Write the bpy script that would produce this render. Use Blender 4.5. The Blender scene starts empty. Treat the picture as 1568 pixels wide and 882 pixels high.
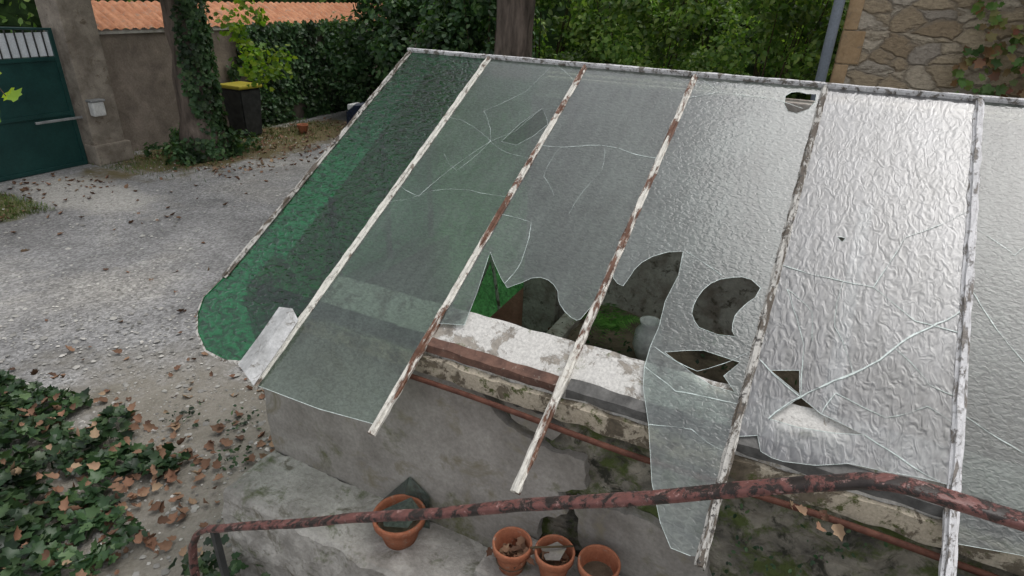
import bpy, bmesh, math, random
import numpy as np
from mathutils import Vector, Matrix, noise, geometry
random.seed(7); rng=np.random.default_rng(7)
S=bpy.context.scene
S.view_settings.view_transform='Standard'; S.view_settings.look='None'; S.view_settings.exposure=0
COL=S.collection
GZ=-2.9
# ------------------------------------------------------------------ materials
def newmat(name):
    m=bpy.data.materials.new(name); m.use_nodes=True
    nt=m.node_tree; nt.nodes.clear()
    out=nt.nodes.new('ShaderNodeOutputMaterial')
    return m,nt,out
def N(nt,t,**kw):
    n=nt.nodes.new('ShaderNode'+t)
    for k,v in kw.items(): setattr(n,k,v)
    return n
def coords(nt,scale=(1,1,1),rot=(0,0,0),loc=(0,0,0)):
    tc=N(nt,'TexCoord'); mp=N(nt,'Mapping')
    mp.inputs['Scale'].default_value=scale; mp.inputs['Rotation'].default_value=rot; mp.inputs['Location'].default_value=loc
    nt.links.new(tc.outputs['Object'],mp.inputs['Vector']); return mp.outputs['Vector']
def noi(nt,vec,scale,detail=4,rough=.55,dist=0):
    n=N(nt,'TexNoise'); n.inputs['Scale'].default_value=scale; n.inputs['Detail'].default_value=detail
    n.inputs['Roughness'].default_value=rough; n.inputs['Distortion'].default_value=dist
    nt.links.new(vec,n.inputs['Vector']); return n.outputs['Fac']
def vor(nt,vec,scale,feature='F1',out='Distance'):
    n=N(nt,'TexVoronoi'); n.feature=feature; n.inputs['Scale'].default_value=scale
    nt.links.new(vec,n.inputs['Vector']); return n.outputs[out]
def ramp(nt,fac,stops,interp='LINEAR'):
    r=N(nt,'ValToRGB'); r.color_ramp.interpolation=interp
    e=r.color_ramp.elements
    while len(e)<len(stops): e.new(.5)
    for i,(p,c) in enumerate(stops):
        e[i].position=p
        if not isinstance(c,(tuple,list)): c=(c,c,c)
        e[i].color=(*c,1)
    nt.links.new(fac,r.inputs['Fac']); return r.outputs['Color']
def mix(nt,fac,a,b,mode='MIX'):
    m=N(nt,'MixRGB'); m.blend_type=mode
    for s,v in ((m.inputs[0],fac),(m.inputs[1],a),(m.inputs[2],b)):
        if isinstance(v,(int,float)): s.default_value=v if s==m.inputs[0] else (v,v,v,1)
        elif isinstance(v,tuple): s.default_value=(*v,1)
        else: nt.links.new(v,s)
    return m.outputs[0]
def mth(nt,op,a,b=0.0,clamp=False):
    m=N(nt,'Math'); m.operation=op; m.use_clamp=clamp
    for s,v in ((m.inputs[0],a),(m.inputs[1],b)):
        if isinstance(v,(int,float)): s.default_value=v
        else: nt.links.new(v,s)
    return m.outputs[0]
def bump(nt,h,strength,dist,prev=None):
    b=N(nt,'Bump'); b.inputs['Strength'].default_value=strength; b.inputs['Distance'].default_value=dist
    nt.links.new(h,b.inputs['Height'])
    if prev is not None: nt.links.new(prev,b.inputs['Normal'])
    return b.outputs['Normal']
def pbsdf(nt,out,col,rough=.8,normal=None,spec=.3,metal=0):
    p=N(nt,'BsdfPrincipled')
    if isinstance(col,tuple): p.inputs['Base Color'].default_value=(*col,1)
    else: nt.links.new(col,p.inputs['Base Color'])
    if isinstance(rough,(int,float)): p.inputs['Roughness'].default_value=rough
    else: nt.links.new(rough,p.inputs['Roughness'])
    p.inputs['Specular IOR Level'].default_value=spec; p.inputs['Metallic'].default_value=metal
    if normal is not None: nt.links.new(normal,p.inputs['Normal'])
    nt.links.new(p.outputs[0],out.inputs['Surface']); return p
def simple(name,c1,c2,scale=8,rough=.8,b=.3,bd=.01,fine=60,spec=.3,metal=0,dark=None,strc=(1,1,1),dthr=.55,moss=None,mthr=.5):
    m,nt,out=newmat(name); v=coords(nt,strc)
    a=noi(nt,v,scale,4,.6,.3); f=noi(nt,v,fine,3,.7)
    c=ramp(nt,a,[(.32,c1),(.68,c2)])
    c=mix(nt,.5,c,ramp(nt,f,[(.3,.45),(.7,1.0)]),'MULTIPLY')
    if dark: c=mix(nt,ramp(nt,noi(nt,v,scale*1.7,5,.7,.6),[(dthr,0.0),(dthr+.11,1.0)]),c,dark)
    if moss: c=mix(nt,ramp(nt,noi(nt,coords(nt,strc,loc=(5,3,8)),scale*1.1,6,.72,.3),[(mthr,0.0),(mthr+.12,1.0)]),c,mix(nt,f,(moss[0]*.5,moss[1]*.5,moss[2]*.5),(moss[0]*1.6,moss[1]*1.6,moss[2]*1.6)))
    pbsdf(nt,out,c,rough,bump(nt,mth(nt,'ADD',a,mth(nt,'MULTIPLY',f,.6)),b,bd) if b else None,spec,metal); return m
def paint_mat(name,paint,under,thr,scale=14,strc=(1,.35,1),lichen=None,lthr=.6,rough=.6):
    m,nt,out=newmat(name); v=coords(nt,strc)
    n1=noi(nt,v,scale,7,.72,.4); n2=noi(nt,v,90,3,.7); n3=noi(nt,coords(nt,(1,1,1),loc=(3,7,2)),scale*1.6,5,.75)
    mask=ramp(nt,n1,[(thr-.025,0.0),(thr+.025,1.0)])
    pc=mix(nt,.7,paint,ramp(nt,n2,[(.3,.5),(.65,1.0)]),'MULTIPLY')
    uc=mix(nt,.8,under,ramp(nt,n3,[(.3,.35),(.7,1.5)]),'MULTIPLY')
    c=mix(nt,mask,uc,pc)
    if lichen: c=mix(nt,ramp(nt,n3,[(lthr-.04,0.0),(lthr+.04,1.0)]),c,lichen)
    h=mth(nt,'ADD',mask,mth(nt,'MULTIPLY',n2,.5))
    pbsdf(nt,out,c,rough,bump(nt,h,.6,.003),.35); return m
def leafmat(name,cols,clump=2.5,trans=.35,rough=.45,dark=.35):
    m,nt,out=newmat(name)
    g=N(nt,'NewGeometry'); c=ramp(nt,g.outputs['Random Per Island'],[(i/(len(cols)-1),k) for i,k in enumerate(cols)])
    v=coords(nt); n=noi(nt,v,clump,2,.6)
    c=mix(nt,1.0,c,ramp(nt,n,[(.33,dark),(.66,1.25)]),'MULTIPLY')
    p=N(nt,'BsdfPrincipled'); nt.links.new(c,p.inputs['Base Color']); p.inputs['Roughness'].default_value=rough
    p.inputs['Specular IOR Level'].default_value=.35
    if trans>0:
        t=N(nt,'BsdfTranslucent'); c2=mix(nt,1.0,c,(1.3,1.5,.5),'MULTIPLY'); nt.links.new(c2,t.inputs['Color'])
        ms=N(nt,'MixShader'); ms.inputs[0].default_value=trans
        nt.links.new(p.outputs[0],ms.inputs[1]); nt.links.new(t.outputs[0],ms.inputs[2]); nt.links.new(ms.outputs[0],out.inputs['Surface'])
    else: nt.links.new(p.outputs[0],out.inputs['Surface'])
    return m
def glassmat(name,tint,haze,hazecol,refl,rip,ripstr,stretch=(1,1,1),rot=0,rough=.08,refr=.45,blur=.3,dist=.8,lo=.8,hi=1.2,tlo=.82):
    """patterned (hammered) pane, one thin sheet, with a milky film: dirt plus painted sky sheen and ripple shading"""
    m,nt,out=newmat(name); v=coords(nt,stretch,(0,0,rot))
    nn=noi(nt,v,rip,1.5,.5,dist)
    nrm=bump(nt,nn,ripstr,.45/rip)
    d=coords(nt); dn=noi(nt,d,2.2,5,.65,.5); drip=noi(nt,coords(nt,(7,.8,1)),4,3,.6)
    tm=ramp(nt,nn,[(.36,0.0),(.64,1.0)])
    tc=mix(nt,tm,tuple(x*tlo for x in tint),tuple(min(1,x*1.15) for x in tint))  # tint lightened and darkened per ripple, imitating refracted light
    tr=N(nt,'BsdfTransparent'); nt.links.new(tc,tr.inputs[0])
    rf=N(nt,'BsdfRefraction'); nt.links.new(tc,rf.inputs['Color']); rf.inputs['IOR'].default_value=1.22; rf.inputs['Roughness'].default_value=blur
    nt.links.new(bump(nt,nn,min(1,ripstr*3),.45/rip),rf.inputs['Normal'])
    m1=N(nt,'MixShader'); m1.inputs[0].default_value=refr; nt.links.new(tr.outputs[0],m1.inputs[1]); nt.links.new(rf.outputs[0],m1.inputs[2])
    hc=mix(nt,tm,tuple(x*lo for x in hazecol),tuple(min(.9,x*hi) for x in hazecol))  # film colour: dirt tone with ripple light and shade painted in
    df=N(nt,'BsdfDiffuse'); nt.links.new(hc,df.inputs[0])
    tl=N(nt,'BsdfTranslucent'); nt.links.new(hc,tl.inputs[0])
    md=N(nt,'MixShader'); md.inputs[0].default_value=.35; nt.links.new(df.outputs[0],md.inputs[1]); nt.links.new(tl.outputs[0],md.inputs[2])
    hz=mth(nt,'MULTIPLY',mth(nt,'ADD',ramp(nt,dn,[(.3,.25),(.7,1.1)]),ramp(nt,drip,[(.4,.0),(.75,.55)])),haze,True)
    m2=N(nt,'MixShader'); nt.links.new(hz,m2.inputs[0]); nt.links.new(m1.outputs[0],m2.inputs[1]); nt.links.new(md.outputs[0],m2.inputs[2])
    gl=N(nt,'BsdfGlossy'); gl.inputs['Roughness'].default_value=rough; nt.links.new(nrm,gl.inputs['Normal'])
    fr=N(nt,'Fresnel'); fr.inputs['IOR'].default_value=1.5; nt.links.new(nrm,fr.inputs['Normal'])
    ff=mth(nt,'MULTIPLY',fr.outputs[0],refl,True)
    m3=N(nt,'MixShader'); nt.links.new(ff,m3.inputs[0]); nt.links.new(m2.outputs[0],m3.inputs[1]); nt.links.new(gl.outputs[0],m3.inputs[2])
    nt.links.new(m3.outputs[0],out.inputs['Surface']); return m
# ------------------------------------------------------------------ mesh helpers
def mkobj(name,me,mat=None,parent=None,mw=None):
    o=bpy.data.objects.new(name,me); COL.objects.link(o)
    if mat is not None:
        for k in (mat if isinstance(mat,(list,tuple)) else [mat]): me.materials.append(k)
    if parent is not None: o.parent=parent
    if mw is not None: o.matrix_world=mw
    return o
def pyobj(name,v,f,mat,parent=None,mw=None,smooth=False):
    me=bpy.data.meshes.new(name); me.from_pydata([tuple(map(float,p)) for p in v],[],f); me.update()
    if smooth: me.polygons.foreach_set('use_smooth',[True]*len(me.polygons))
    return mkobj(name,me,mat,parent,mw)
def empty(name,loc=(0,0,0)):
    e=bpy.data.objects.new(name,None); COL.objects.link(e); e.location=loc; e.empty_display_size=.2; return e
def box(name,a,b,mat,parent=None,bev=.004,mw=None,jit=0):
    bm=bmesh.new(); bmesh.ops.create_cube(bm,size=1)
    for v in bm.verts:
        v.co=Vector([(a[i]+b[i])/2+v.co[i]*(b[i]-a[i]) for i in range(3)])
        if jit: v.co+=Vector([random.uniform(-jit,jit) for _ in range(3)])
    if bev: bmesh.ops.bevel(bm,geom=bm.edges[:],offset=bev,segments=2,affect='EDGES',profile=.6)
    me=bpy.data.meshes.new(name); bm.to_mesh(me); bm.free()
    return mkobj(name,me,mat,parent,mw)
def tube(pts,rad,seg=10,cap=True,jit=0):
    pts=[Vector(p) for p in pts]; V=[];F=[]
    for i,p in enumerate(pts):
        t=(pts[min(i+1,len(pts)-1)]-pts[max(i-1,0)]).normalized()
        a=t.orthogonal().normalized() if i==0 else (a-t*a.dot(t)).normalized()
        b=t.cross(a); r=rad[i] if isinstance(rad,(list,tuple)) else rad
        for k in range(seg):
            q=2*math.pi*k/seg; rr=r*(1+(noise.noise(p*2.3+Vector((k*.9,0,0)))*jit if jit else 0))
            V.append(p+a*math.cos(q)*rr+b*math.sin(q)*rr)
    for i in range(len(pts)-1):
        for k in range(seg):
            F.append((i*seg+k,i*seg+(k+1)%seg,(i+1)*seg+(k+1)%seg,(i+1)*seg+k))
    if cap: F.append(tuple(range(seg))[::-1]); F.append(tuple((len(pts)-1)*seg+k for k in range(seg)))
    return V,F
def join_vf(parts):
    V=[];F=[]
    for v,f in parts:
        o=len(V); V+=list(v); F+=[tuple(i+o for i in q) for q in f]
    return V,F
def lathe(prof,seg=36,c=(0,0,0)):
    V=[];F=[];n=len(prof)
    for r,z in prof:
        for k in range(seg):
            q=2*math.pi*k/seg; V.append((c[0]+r*math.cos(q),c[1]+r*math.sin(q),c[2]+z))
    for i in range(n-1):
        for k in range(seg): F.append((i*seg+k,i*seg+(k+1)%seg,(i+1)*seg+(k+1)%seg,(i+1)*seg+k))
    return V,F
LEAF=(np.array([[0,0,0],[-.3,.3,.06],[-.26,.7,.07],[0,1,-.04],[.26,.7,.07],[.3,.3,.06]]),[(0,1,2,3),(0,3,4,5)])
_o=[(0,0),(-.28,-.08),(-.5,.18),(-.36,.34),(-.50,.58),(-.24,.66),(0,1),(.24,.66),(.50,.58),(.36,.34),(.5,.18),(.28,-.08)]
LOBE=(np.array([[0,.3,-.05]]+[[x,y,.05+.12*abs(x)] for x,y in _o]),[(0,i+1,(i+1)%12+1) for i in range(12)])
_c=[(0,0),(-.2,.0),(-.42,.2),(-.33,.36),(-.40,.6),(-.18,.72),(.05,1),(.2,.66),(.42,.5),(.30,.36),(.38,.14),(.2,-.04)]
CURL=(np.array([[0,.35,-.10]]+[[x*(1-.25*y),y,.45*abs(x)+.22*y*y] for x,y in _c]),[(0,i+1,(i+1)%12+1) for i in range(12)])
PEB=(np.array([[1,0,0],[.2,.9,.1],[-.9,.3,0],[-.5,-.8,.1],[.5,-.8,0],[.1,.05,.6]]),[(0,1,5),(1,2,5),(2,3,5),(3,4,5),(4,0,5)])
def cloud(name,P,Nn,size,mat,shape=LEAF,parent=None,spread=.6,up=None):
    P=np.asarray(P,float); M=len(P); Nn=np.asarray(Nn,float)+rng.normal(0,spread,(M,3))
    Nn/=np.linalg.norm(Nn,axis=1)[:,None]+1e-9
    r=rng.normal(0,1,(M,3))
    if up is not None: r=r*.5+np.array(up)
    t=r-(r*Nn).sum(1)[:,None]*Nn; t/=np.linalg.norm(t,axis=1)[:,None]+1e-9
    b=np.cross(t,Nn); size=np.broadcast_to(np.asarray(size,float),(M,))
    sv,sf=shape
    V=P[:,None,:]+size[:,None,None]*(sv[None,:,0,None]*b[:,None,:]+sv[None,:,1,None]*t[:,None,:]+sv[None,:,2,None]*Nn[:,None,:])
    k=len(sv); me=bpy.data.meshes.new(name)
    me.vertices.add(M*k); me.vertices.foreach_set('co',V.reshape(-1))
    fl=np.concatenate([np.array(f) for f in sf]); ln=np.array([len(f) for f in sf])
    L=(fl[None,:]+(np.arange(M)*k)[:,None]).reshape(-1)
    tot=np.tile(ln,M); st=np.concatenate([[0],np.cumsum(tot)[:-1]])
    me.loops.add(len(L)); me.loops.foreach_set('vertex_index',L.astype(np.int32))
    me.polygons.add(len(tot)); me.polygons.foreach_set('loop_start',st.astype(np.int32)); me.polygons.foreach_set('loop_total',tot.astype(np.int32))
    me.update(calc_edges=True); me.validate()
    return mkobj(name,me,mat,parent)
def blob(c,rad,n,clumps,cr=(.25,.55),zmin=None):
    c=np.array(c);rad=np.array(rad)
    d=rng.normal(0,1,(clumps,3)); d/=np.linalg.norm(d,axis=1)[:,None]
    cc=c+d*rad*(rng.uniform(.15,1,(clumps,1))**.4)
    R=rng.uniform(*cr,clumps); idx=rng.integers(0,clumps,n)
    e=rng.normal(0,1,(n,3)); e/=np.linalg.norm(e,axis=1)[:,None]
    P=cc[idx]+e*(R[idx]*rng.uniform(.5,1.08,n))[:,None]
    Nn=e+np.array([0,0,.6])
    if zmin is not None:
        k=P[:,2]>zmin; P=P[k];Nn=Nn[k]
    return P,Nn
# ------------------------------------------------------------------ world / light / camera
SUN_AZ,SUN_EL=44,66
W=bpy.data.worlds.new('World'); S.world=W; W.use_nodes=True; nt=W.node_tree; nt.nodes.clear()
sky=nt.nodes.new('ShaderNodeTexSky'); sky.sky_type='NISHITA'; sky.sun_disc=False
sky.sun_elevation=math.radians(SUN_EL); sky.sun_rotation=math.radians(SUN_AZ); sky.dust_density=3; sky.air_density=1.0; sky.ozone_density=1
hs=nt.nodes.new('ShaderNodeHueSaturation'); hs.inputs['Saturation'].default_value=.2; hs.inputs['Value'].default_value=1.6
bg=nt.nodes.new('ShaderNodeBackground'); bg.inputs['Strength'].default_value=.15
wo=nt.nodes.new('ShaderNodeOutputWorld')
nt.links.new(sky.outputs[0],hs.inputs['Color']); nt.links.new(hs.outputs[0],bg.inputs['Color']); nt.links.new(bg.outputs[0],wo.inputs['Surface'])
ld=bpy.data.lights.new('sun','SUN'); ld.energy=.8; ld.angle=math.radians(50); ld.color=(1,.98,.95)
lo_=bpy.data.objects.new('sun',ld); COL.objects.link(lo_)
az=math.radians(SUN_AZ); el=math.radians(SUN_EL)
sd=Vector((math.sin(az)*math.cos(el),math.cos(az)*math.cos(el),math.sin(el)))
lo_.rotation_euler=sd.to_track_quat('Z','Y').to_euler(); lo_.location=(0,0,10)
cd=bpy.data.cameras.new('camera'); cam=bpy.data.objects.new('camera',cd); COL.objects.link(cam)
cd.lens=21.24; cd.sensor_width=36; cd.clip_start=.05; cd.clip_end=500
r=Vector((.8898,.4552,.0336)).normalized(); bk=Vector((.3974,-.8072,.4373)); bk=(bk-r*bk.dot(r)).normalized(); u=bk.cross(r)
cam.matrix_world=Matrix(((r.x,u.x,bk.x,0),(r.y,u.y,bk.y,0),(r.z,u.z,bk.z,0),(0,0,0,1)))
S.camera=cam
# ------------------------------------------------------------------ material library
m_bar1=paint_mat('bar_cream_paint',(.66,.64,.57),(.16,.12,.09),.43,18,lichen=(.30,.28,.25),lthr=.60)
m_bar2=paint_mat('bar_rusty_paint',(.68,.65,.58),(.13,.06,.035),.485,11,lichen=(.38,.34,.29),lthr=.61)
m_bar4=paint_mat('bar_lichen_grey',(.48,.46,.42),(.10,.08,.06),.48,26,lichen=(.05,.045,.04),lthr=.58)
m_bar5=paint_mat('bar_white_lichen',(.64,.63,.63),(.17,.15,.13),.45,24,lichen=(.22,.21,.20),lthr=.60)
m_rail=paint_mat('handrail_rust',(.17,.07,.06),(.03,.022,.019),.485,22,(1,1,1),lichen=(.34,.20,.18),lthr=.63,rough=.42)
m_pipe=simple('rusty_pipe',(.08,.03,.02),(.17,.07,.045),20,.75,.4,.003)
m_rstrip=simple('rusty_angle_iron',(.08,.045,.035),(.20,.11,.08),14,.85,.5,.004,dark=(.38,.34,.28),dthr=.6)
m_sill=paint_mat('sill_whitewash',(.62,.60,.56),(.30,.27,.23),.45,8,(1,1,1),lichen=(.15,.16,.09),lthr=.64,rough=.85)
m_cream=paint_mat('cream_lime_render',(.54,.47,.36),(.17,.14,.10),.465,10,(1,1,1),lichen=(.09,.10,.035),lthr=.60,rough=.9)
m_plast=simple('grey_cement_render',(.22,.20,.175),(.46,.43,.39),2.6,.9,.35,.006,dark=(.23,.205,.15),moss=(.14,.14,.08),mthr=.56)
m_rubble=simple('mossy_rubble',(.07,.065,.055),(.34,.31,.25),7,.95,.8,.02,fine=35,dark=(.04,.04,.03),dthr=.52,moss=(.075,.095,.03),mthr=.48)
m_ledge=simple('ledge_concrete',(.30,.28,.25),(.58,.55,.50),5,.9,.7,.015,fine=45,dark=(.18,.165,.13),dthr=.55,moss=(.13,.14,.08),mthr=.56)
m_inwall=simple('speckled_damp_wall',(.30,.25,.21),(.62,.58,.52),9,.9,.6,.01,fine=50,dark=(.13,.11,.085),dthr=.54)
m_soil=simple('damp_soil',(.09,.07,.05),(.24,.185,.13),6,.95,.8,.02,fine=40,dark=(.07,.09,.03),dthr=.6)
m_terra=simple('terracotta',(.36,.12,.06),(.50,.20,.11),14,.8,.2,.003,fine=90,dark=(.36,.25,.19),dthr=.58)
m_edge=simple('glass_fracture_edge',(.42,.50,.46),(.66,.73,.70),60,.25,0,.001,spec=.6)
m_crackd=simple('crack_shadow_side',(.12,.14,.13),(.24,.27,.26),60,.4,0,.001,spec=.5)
m_lead=simple('oxidised_zinc',(.36,.36,.35),(.60,.60,.59),12,.55,.5,.006,fine=70,dark=(.18,.17,.15),dthr=.56)
m_dark=simple('dark_pipe',(.02,.022,.022),(.05,.052,.05),9,.5,0,.003)
m_slate=simple('slate_strip',(.06,.058,.055),(.17,.165,.155),12,.85,.4,.005)
m_whiteplank=simple('white_painted_plank',(.58,.58,.56),(.76,.76,.73),9,.7,.2,.003,fine=60)
m_fern=leafmat('fern_green',[(.06,.17,.03),(.11,.28,.05),(.18,.36,.08)],6,.3)
m_leafdark=leafmat('shrub_leaves',[(.028,.068,.028),(.052,.115,.044),(.08,.16,.062),(.13,.21,.085)],1.6,.3,dark=.3)
m_leafbright=leafmat('hedge_leaves',[(.08,.16,.038),(.14,.255,.06),(.22,.34,.085),(.34,.43,.13)],1.1,.4,dark=.25)
m_leafcrown=leafmat('crown_leaves',[(.04,.09,.015),(.07,.15,.02),(.12,.2,.03),(.26,.27,.04)],1.2,.4)
m_ivy=leafmat('ivy_leaves',[(.019,.043,.018),(.030,.065,.027),(.048,.095,.036),(.09,.145,.06)],3,.15,rough=.38,dark=.4)
m_vine=leafmat('vine_leaves',[(.06,.13,.03),(.11,.20,.045),(.19,.14,.06),(.20,.07,.04)],3,.3,dark=.6)
m_yel=leafmat('sycamore_leaves',[(.09,.19,.02),(.17,.29,.03),(.30,.37,.04)],3,.4,dark=.6)
m_dead=leafmat('dead_leaves',[(.09,.048,.03),(.16,.085,.05),(.22,.13,.08),(.20,.10,.06),(.33,.24,.15)],2,0,rough=.75,dark=.7)
m_bark=simple('bark',(.06,.048,.038),(.24,.19,.155),7,.95,1.0,.04,fine=30,strc=(1,1,.22))
m_stem=simple('twig',(.05,.035,.02),(.12,.09,.05),9,.9,0,.005)
g_green=glassmat('green_hammered_glass',(.010,.44,.14),.09,(.006,.17,.06),1.9,24,.42,(1,1.7,1),.35,rough=.07,refr=.5,blur=.2,lo=.5,hi=1.5,tlo=.40)
g_b=glassmat('dirty_hammered_glass_b',(.62,.75,.65),.22,(.26,.33,.28),2.1,60,.12,(1,1.5,1),.2,rough=.14,refr=.4)
g_c=glassmat('dirty_hammered_glass_c',(.62,.72,.66),.25,(.31,.36,.32),2.5,52,.16,(1,1.5,1),-.3,rough=.12,refr=.45)
g_d=glassmat('dirty_hammered_glass_d',(.68,.78,.73),.25,(.40,.45,.42),2.6,46,.17,(1,1.4,1),-.3,rough=.12,refr=.45)
g_e=glassmat('rippled_glass_e',(.70,.73,.73),.32,(.46,.46,.48),2.1,22,.15,(1.7,.8,1),.55,rough=.15,refr=.55,dist=1.3,lo=.85,hi=1.15)
g_f=glassmat('dirty_hammered_glass_f',(.54,.60,.56),.30,(.27,.30,.28),1.3,52,.15,(1,1.4,1),-.3,rough=.14,refr=.5)
# ------------------------------------------------------------------ ground
m,nt,out=newmat('gravel_yard'); v=coords(nt)
big=noi(nt,v,.35,4,.6,.4); mid=noi(nt,v,2.2,5,.65,.3); st=vor(nt,v,42,'F1','Color'); std=vor(nt,v,42); fine=noi(nt,v,130,2,.7)
c=ramp(nt,big,[(.36,(.205,.20,.195)),(.5,(.275,.27,.265)),(.66,(.35,.335,.31))])
c=mix(nt,.6,c,ramp(nt,mid,[(.3,.55),(.7,1.25)]),'MULTIPLY')
bw=N(nt,'RGBToBW'); nt.links.new(st,bw.inputs[0])
c=mix(nt,.6,c,ramp(nt,bw.outputs[0],[(.2,.5),(.5,.95),(.85,1.6)]),'MULTIPLY')
c=mix(nt,.5,c,ramp(nt,fine,[(.3,.6),(.7,1.2)]),'MULTIPLY')
sx=N(nt,'SeparateXYZ'); nt.links.new(v,sx.inputs[0])
def around(cx,cy,rx,ry,soft=.5,amp=1.2):
    dx=mth(nt,'DIVIDE',mth(nt,'SUBTRACT',sx.outputs[0],cx),rx); dy=mth(nt,'DIVIDE',mth(nt,'SUBTRACT',sx.outputs[1],cy),ry)
    d=mth(nt,'SQRT',mth(nt,'ADD',mth(nt,'MULTIPLY',dx,dx),mth(nt,'MULTIPLY',dy,dy)))
    d=mth(nt,'ADD',d,mth(nt,'MULTIPLY',mth(nt,'SUBTRACT',mid,.5),amp))
    return ramp(nt,d,[(1-soft/2,1.0),(1+soft/2,0.0)])
c=mix(nt,around(-10.2,8.6,1.3,3.3),c,mix(nt,mid,(.07,.07,.03),(.22,.16,.09)))
c=mix(nt,mth(nt,'MULTIPLY',around(-9.5,4.9,1.7,.7,.9),.65),c,mix(nt,bw.outputs[0],(.38,.36,.32),(.64,.61,.56)))
c=mix(nt,mth(nt,'MULTIPLY',around(-10.2,3.9,1.1,.45,.6),.9),c,mix(nt,mid,(.08,.12,.04),(.24,.18,.09)))
c=mix(nt,mth(nt,'MULTIPLY',around(-3.2,1.9,2.2,1.5,.9),.75),c,mix(nt,mid,(.15,.135,.10),(.30,.27,.22)))
h=mth(nt,'ADD',mth(nt,'MULTIPLY',mth(nt,'SUBTRACT',1.0,std),.6),mth(nt,'ADD',mid,mth(nt,'MULTIPLY',fine,.3)))
pbsdf(nt,out,c,.92,bump(nt,h,.6,.018),.25)
G=[];F=[]
xs=sorted(set([-150,-60,-30]+list(np.arange(-16,6,.5))+[10,30,80,150])); ys=sorted(set([-150,-50,-15]+list(np.arange(-3,16,.5))+[25,60,150]))
for y in ys:
    for x in xs:
        z=GZ+(.025*noise.noise(Vector((x*.6,y*.6,0))) if -15<x<-3 and 0<y<15 else 0)
        G.append((x,y,z))
nx=len(xs)
for j in range(len(ys)-1):
    for i in range(nx-1): F.append((j*nx+i,j*nx+i+1,(j+1)*nx+i+1,(j+1)*nx+i))
pyobj('ground',G,F,m,smooth=True)
def gpts(n,x0,x1,y0,y1,z=GZ+.01):
    return np.stack([rng.uniform(x0,x1,n),rng.uniform(y0,y1,n),np.full(n,z)],1)
m_peb=leafmat('pebbles',[(.17,.165,.15),(.27,.26,.24),(.36,.35,.32),(.50,.48,.44)],2,0,.9,dark=.8)
P=np.concatenate([gpts(5500,-11,-2.3,1,9.5),gpts(3000,-6.5,-2.3,.6,4.5)])
P[:,2]=GZ+.004
cloud('pebbles',P,np.tile([0,0,1.],(len(P),1)),rng.gamma(2.0,.0040,len(P))+.003,m_peb,PEB,spread=.15)
P=np.concatenate([gpts(260,-10.8,-2.4,1,9.5),gpts(600,-10.9,-8.3,6.6,11.5),gpts(110,-11,-9.3,3.5,5.6),gpts(90,-4.4,-2.5,.8,3.0),
  np.stack([rng.normal(-3.2,.36,130),rng.normal(1.65,.30,130),np.full(130,GZ+.03)],1)])
cloud('fallen_leaves',P,np.tile([0,0,1.],(len(P),1)),rng.uniform(.035,.095,len(P)),m_dead,CURL,spread=.33)
def grass(name,P,hmin,hmax,mat):
    sh=(np.array([[-.05,0,0],[.05,0,0],[.02,.6,.1],[0,1,.35]]),[(0,1,2),(0,2,3)])
    return cloud(name,P,rng.normal(0,1,(len(P),3))*np.array([1,1,.1]),rng.uniform(hmin,hmax,len(P)),mat,sh,spread=.1,up=(0,0,2.2))
m_grass=leafmat('grass_blades',[(.07,.13,.03),(.12,.19,.045),(.24,.22,.10)],3,.2,dark=.5)
P=np.concatenate([gpts(2200,-11.0,-9.2,3.6,4.3,GZ),np.stack([rng.normal(-10.5,.55,6000),rng.uniform(5.9,11,6000),np.full(6000,GZ)],1)])
grass('grass_patches',P,.03,.08,m_grass)
# ------------------------------------------------------------------ greenhouse
GH=empty('greenhouse')
U=Vector((0,.863,.5053)).normalized(); Nr=Vector((0,-.5053,.863)).normalized()
RM=Matrix(((1,0,0,0),(0,U.y,Nr.y,1.414),(0,U.z,Nr.z,-1.492),(0,0,0,1)))
BX=[-2.43,-1.863,-1.25,-.643,-.03,.585,1.2,1.81,2.4]
def strips(lines,h=.0015,k=1.0,off=(0,0),seed=1):
    rd=random.Random(seed); V=[];F=[]
    for pts,w in lines:
        pts=[Vector((p[0]+off[0],p[1]+off[1])) for p in pts]; w=w*k
        q=[]
        for a,b in zip(pts[:-1],pts[1:]):
            n=max(1,int((b-a).length/.03)); side=Vector((-(b-a).y,(b-a).x)); bow=rd.uniform(-.05,.05)
            for i in range(n):
                t=i/n; p=a.lerp(b,t)+side*bow*math.sin(math.pi*t)
                if i: p+=Vector((rd.uniform(-1,1),rd.uniform(-1,1)))*.0018
                q.append(p)
        q.append(pts[-1]); o=len(V)
        for i,p in enumerate(q):
            d=(q[min(i+1,len(q)-1)]-q[max(i-1,0)]); d=Vector((-d.y,d.x)).normalized()*w/2*rd.uniform(.25,1.3)
            V+= [(p.x+d.x,p.y+d.y,h),(p.x-d.x,p.y-d.y,h)]
        for i in range(len(q)-1): F.append((o+2*i,o+2*i+1,o+2*i+3,o+2*i+2))
    return V,F
def edge_strips(lines,h):
    V=[];F=[]
    for pts,w in lines:
        o=len(V); q=[Vector(p) for p in pts]
        for i,p in enumerate(q):
            d=(q[min(i+1,len(q)-1)]-q[max(i-1,0)]); d=Vector((-d.y,d.x)).normalized()*w/2*random.uniform(.5,1.2)
            V+= [(p.x+d.x,p.y+d.y,h),(p.x-d.x,p.y-d.y,h)]
        for i in range(len(q)-1): F.append((o+2*i,o+2*i+1,o+2*i+3,o+2*i+2))
    return V,F
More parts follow.
